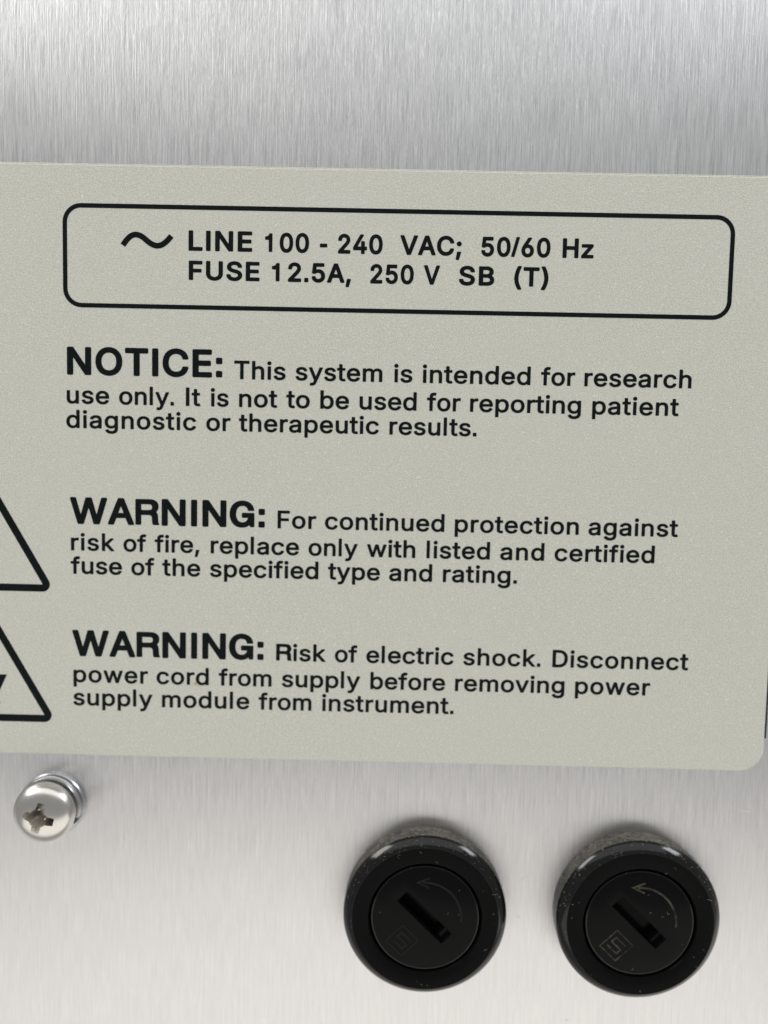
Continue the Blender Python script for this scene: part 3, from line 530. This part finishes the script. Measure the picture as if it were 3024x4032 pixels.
def fuse_cap(cx, cy, label_text, mark, dust):
    t = thing("fuse_holder", W(cx, cy, 0), label_text, "fuse holder", "black round fuse holders on the metal panel")
    ring = lathe([(8.6, 0.0), (8.98, 0.02), (9.03, 1.6), (9.03, 1.98), (9.0, 2.08), (8.94, 2.17), (8.80, 2.34), (8.56, 2.57), (8.32, 2.76), (8.06, 2.92), (8.04, 2.92), (7.6, 2.9), (6.42, 2.9), (6.27, 2.85), (6.2, 2.7), (6.2, 0.6)],
                 [M_SIDE, M_RING, M_HOLE, M_FACE], 160, fm=[0, 0, 0] + [1] * 7 + [3, 3, 3, 3, 2], sharp=25)
    link("outer_ring", ring, t)
    floor = lathe([(6.19, 0.55), (0, 0.55)], M_HOLE, 64)
    link("socket_floor", floor, t)
    disc = lathe([(5.6, 0.6), (5.93, 0.7), (5.96, 2.55), (5.9, 2.66), (5.78, 2.7), (0, 2.7)][::-1] + [(0, 0.6)], [M_DISC, M_RING], 128, fm=[0, 1, 1, 0, 0, 0], sharp=40)
    ang = math.radians(-44)
    sx, sy = -0.05, 0.05
    disc = boolean_cut(disc, box_mesh(rot_rect(sx, sy, -3.46, 2.75, 0.84, ang), 0.9, 3.5, M_HOLE))
    disc = boolean_cut(disc, box_mesh(rot_rect(sx, sy, 2.6, 3.46, 0.80, ang), 2.05, 3.5, M_HOLE))
    link("fuse_carrier", disc, t)
    # moulded arrow round the upper right and square maker's mark
    arc = [(4.02 * math.cos(math.radians(a)) - 0.05, 4.02 * math.sin(math.radians(a)) + 0.02) for a in range(-6, 97, 4)]
    arr = ribbon(arc, 0.22)
    link("turn_arrow", filled(arr, 2.69, 2.74, mark), t)
    tip = (-0.88, 4.02)
    link("arrow_head", filled(ribbon([(0.42, 4.55), tip, (0.40, 3.42)], 0.17), 2.69, 2.745, mark), t)
    # square: left, top, right, bottom corners
    Lc, Tc, Bc = Vector((-4.26, -2.66)), Vector((-2.42, -0.87)), Vector((-2.50, -4.34))
    def q(a, b): p = Lc + (Tc - Lc) * a + (Bc - Lc) * b; return (p.x, p.y)
    link("square_mark", filled(ribbon([q(0, 0), q(1, 0), q(1, 1), q(0, 1)], 0.13, True), 2.69, 2.745, mark), t)
    link("mark_letter", filled(ribbon([q(.25, .2), q(.25, .78), q(.49, .78), q(.49, .22), q(.75, .22), q(.75, .8)], 0.17), 2.69, 2.74, mark), t)
    # settled lint: thick on the upward side, sparse on the faces
    v, f = [], []
    for i in range(int(330 * dust)):
        a = math.radians(rnd.gauss(92, 36))
        if not math.radians(12) < a < math.radians(172): continue
        h = rnd.uniform(0.15, 2.1); pts = []
        ln = rnd.uniform(0.2, 0.75); k = rnd.uniform(-1.2, 1.2); d = rnd.uniform(0, 6.28)
        for j in range(6):
            pts.append(((9.06 + rnd.uniform(0, 0.10)) * math.cos(a), (9.06 + rnd.uniform(0, 0.10)) * math.sin(a), max(0.03, h)))
            a += ln / 5 * math.cos(d) / 9; h += ln / 5 * math.sin(d); d += k + rnd.uniform(-.4, .4)
        tube_into(v, f, pts, rnd.uniform(0.010, 0.022), 3)
    for i in range(int(55 * dust)):
        a = math.radians(rnd.uniform(15, 170)); r = rnd.uniform(8.2, 8.95)
        fibre(v, f, r * math.cos(a), r * math.sin(a), 2.2 + math.sqrt(max(0, (8.97 - r) / 0.9)) * 0.66, rnd.uniform(0.1, 0.45), rnd.uniform(0.008, 0.016))
    for i in range(int(10 * dust)):
        a = rnd.uniform(0, 6.28); r = rnd.uniform(6.5, 7.9)
        fibre(v, f, r * math.cos(a), r * math.sin(a), 2.9, rnd.uniform(0.08, 0.7), rnd.uniform(0.007, 0.015))
    for i in range(int(7 * dust)):
        a = rnd.uniform(0, 6.28); r = rnd.uniform(1.5, 5.6)
        x, y = r * math.cos(a), r * math.sin(a)
        if abs(x * math.sin(ang) - y * math.cos(ang)) < 1.3: continue
        if x < -1 and y < 0.5: continue
        fibre(v, f, x, y, 2.7, rnd.uniform(0.06, 0.5), rnd.uniform(0.007, 0.014))
    o = link("dust", mesh_from(v, f, M_LINT), t)
    o["kind"] = "stuff"
    return t
fuse_cap(5.48, -44.43, "left black fuse holder, nearer the screw, its arrow and square mark barely visible", M_MARK, 1.0)
fuse_cap(29.02, -44.40, "right black fuse holder with dust-outlined arrow and square mark on its cap", M_MARKD, 1.15)

# ------------------------------------------------------------------ the screw
sc = thing("screw", W(-36.5, -33.62, 0), "shiny dome headed cross recess screw with washers below the label", "screw")
link("flat_washer", lathe([(2.0, 0.0), (3.45, 0.0), (3.58, 0.10), (3.58, 0.62), (3.5, 0.72), (2.0, 0.74)], M_WASH, 96, 0.1, 0.0, sharp=35), sc)
# split spring washer: a ring with a slanted gap
v, f = [], []
N = 70
for i in range(N + 1):
    a = math.radians(-18) + 2 * math.pi * 0.975 * i / N
    dh = 0.30 * i / N
    for r, h in ((2.1, 0.76), (3.38, 0.76), (3.45, 0.85), (3.45, 1.45), (3.38, 1.55), (2.1, 1.55)):
        v.append((r * math.cos(a), r * math.sin(a), h + dh))
for i in range(N):
    for k in range(6):
        a, b = i * 6 + k, i * 6 + (k + 1) % 6
        f.append((a, b, b + 6, a + 6))
f.append((0, 1, 2, 3, 4, 5)); f.append(tuple(N * 6 + k for k in (5, 4, 3, 2, 1, 0)))
me = mesh_from(v, f, M_WASH, True); me.set_sharp_from_angle(angle=math.radians(35))
link("spring_washer", me, sc)
prof = [(0, 1.9), (3.1, 1.9), (3.27, 2.0), (3.33, 2.2), (3.34, 2.45)]
for k in range(1, 19):
    a = math.radians(90 * k / 18)
    prof.append((3.34 * math.cos(a) ** 0.92 if k < 18 else 0, 2.45 + 1.75 * math.sin(a)))
head = lathe(prof, M_STEEL, 128, sharp=50)
# cross recess: tapered arms, slightly turned
def cross_cutter(rot, ln, wd, h_top, h_bot, taper):
    pts = []
    for k in range(4):
        a = rot + k * math.pi / 2
        c, s = math.cos(a), math.sin(a)
        for u, w in ((wd * 1.15, -wd), (ln, -wd * 0.9), (ln, wd * 0.9)): pts.append((u*c - w*s, u*s + w*c))
    n = len(pts)
    v = [(x * taper, y * taper, h_bot) for x, y in pts] + [(x, y, h_top) for x, y in pts]
    f = [tuple(range(n))[::-1], tuple(range(n, 2*n))] + [(i, (i+1) % n, n + (i+1) % n, n + i) for i in range(n)]
    v = [(x + jit.uniform(-.05, .05), y + jit.uniform(-.05, .05), h) for x, y, h in v]
    return mesh_from(v, f, M_RECESS)
jit = random.Random(3)
head = boolean_cut(head, cross_cutter(math.radians(76), 2.2, 0.60, 5.0, 2.0, 0.30))
head = boolean_cut(head, cross_cutter(math.radians(31), 1.25, 0.30, 5.0, 3.0, 0.55))
head.set_sharp_from_angle(angle=math.radians(32))
link("head", head, sc)

# ------------------------------------------------------------------ scratches in the metal, stray lint on it
v, f = [], []
for path, r in (([(36.25, 51.18), (36.8, 51.0), (37.27, 50.84), (37.7, 50.72), (38.08, 50.63)], 0.03),
             ([(38.16, 50.53), (38.22, 49.64), (38.2, 49.0)], 0.035), ([(38.5, 50.0), (38.51, 48.11), (38.45, 47.2)], 0.03),
             ([(37.76, 44.46), (38.2, 44.2), (38.65, 44.12)], 0.022), ([(38.49, 40.91), (38.6, 39.4), (38.55, 38.32)], 0.02),
             ([(23.1, 45.42), (23.6, 45.15), (24.18, 45.0)], 0.02), ([(-38.0, 45.0), (-38.1, 42.0), (-38.0, 39.5)], 0.016),
             ([(-12.0, 56.0), (-12.05, 52.0)], 0.014), ([(8.0, -31.5), (8.03, -34.5)], 0.014), ([(36.2, -34.0), (36.22, -37.0)], 0.014)):
    tube_into(v, f, [(x, y, -r * 0.55) for x, y in path], r)
link("scratches", mesh_from(v, f, M_SCRATCH), panel)["kind"] = "stuff"
v, f = [], []
tube_into(v, f, [(40.24, -32.58, 0.03), (40.8, -32.66, 0.05), (41.4, -32.70, 0.05), (42.06, -32.70, 0.03)], 0.035)
for x, y, ln in ((41.9, -18.5, 0.0), (16.0, -45.5, 0.6), (16.4, -41.4, 0.9), (-20, -52, 0.4), (22, -58, 0.5), (40.5, -37.5, 0.7), (-28.5, -37.9, 0.6), (34.4, -28.6, 0.35), (40.3, 50, 0.6), (-41, 47, 0.8), (-8, -33, 0.4), (-25, -30.5, 0.4)):
    if ln: fibre(v, f, x, y, 0.0, ln, 0.017, 0.5)
o = link("lint", mesh_from(v, f, M_FIBRE)); o["kind"] = "stuff"
o["label"] = "stray white lint fibres lying on the bare brushed metal"; o["category"] = "lint"
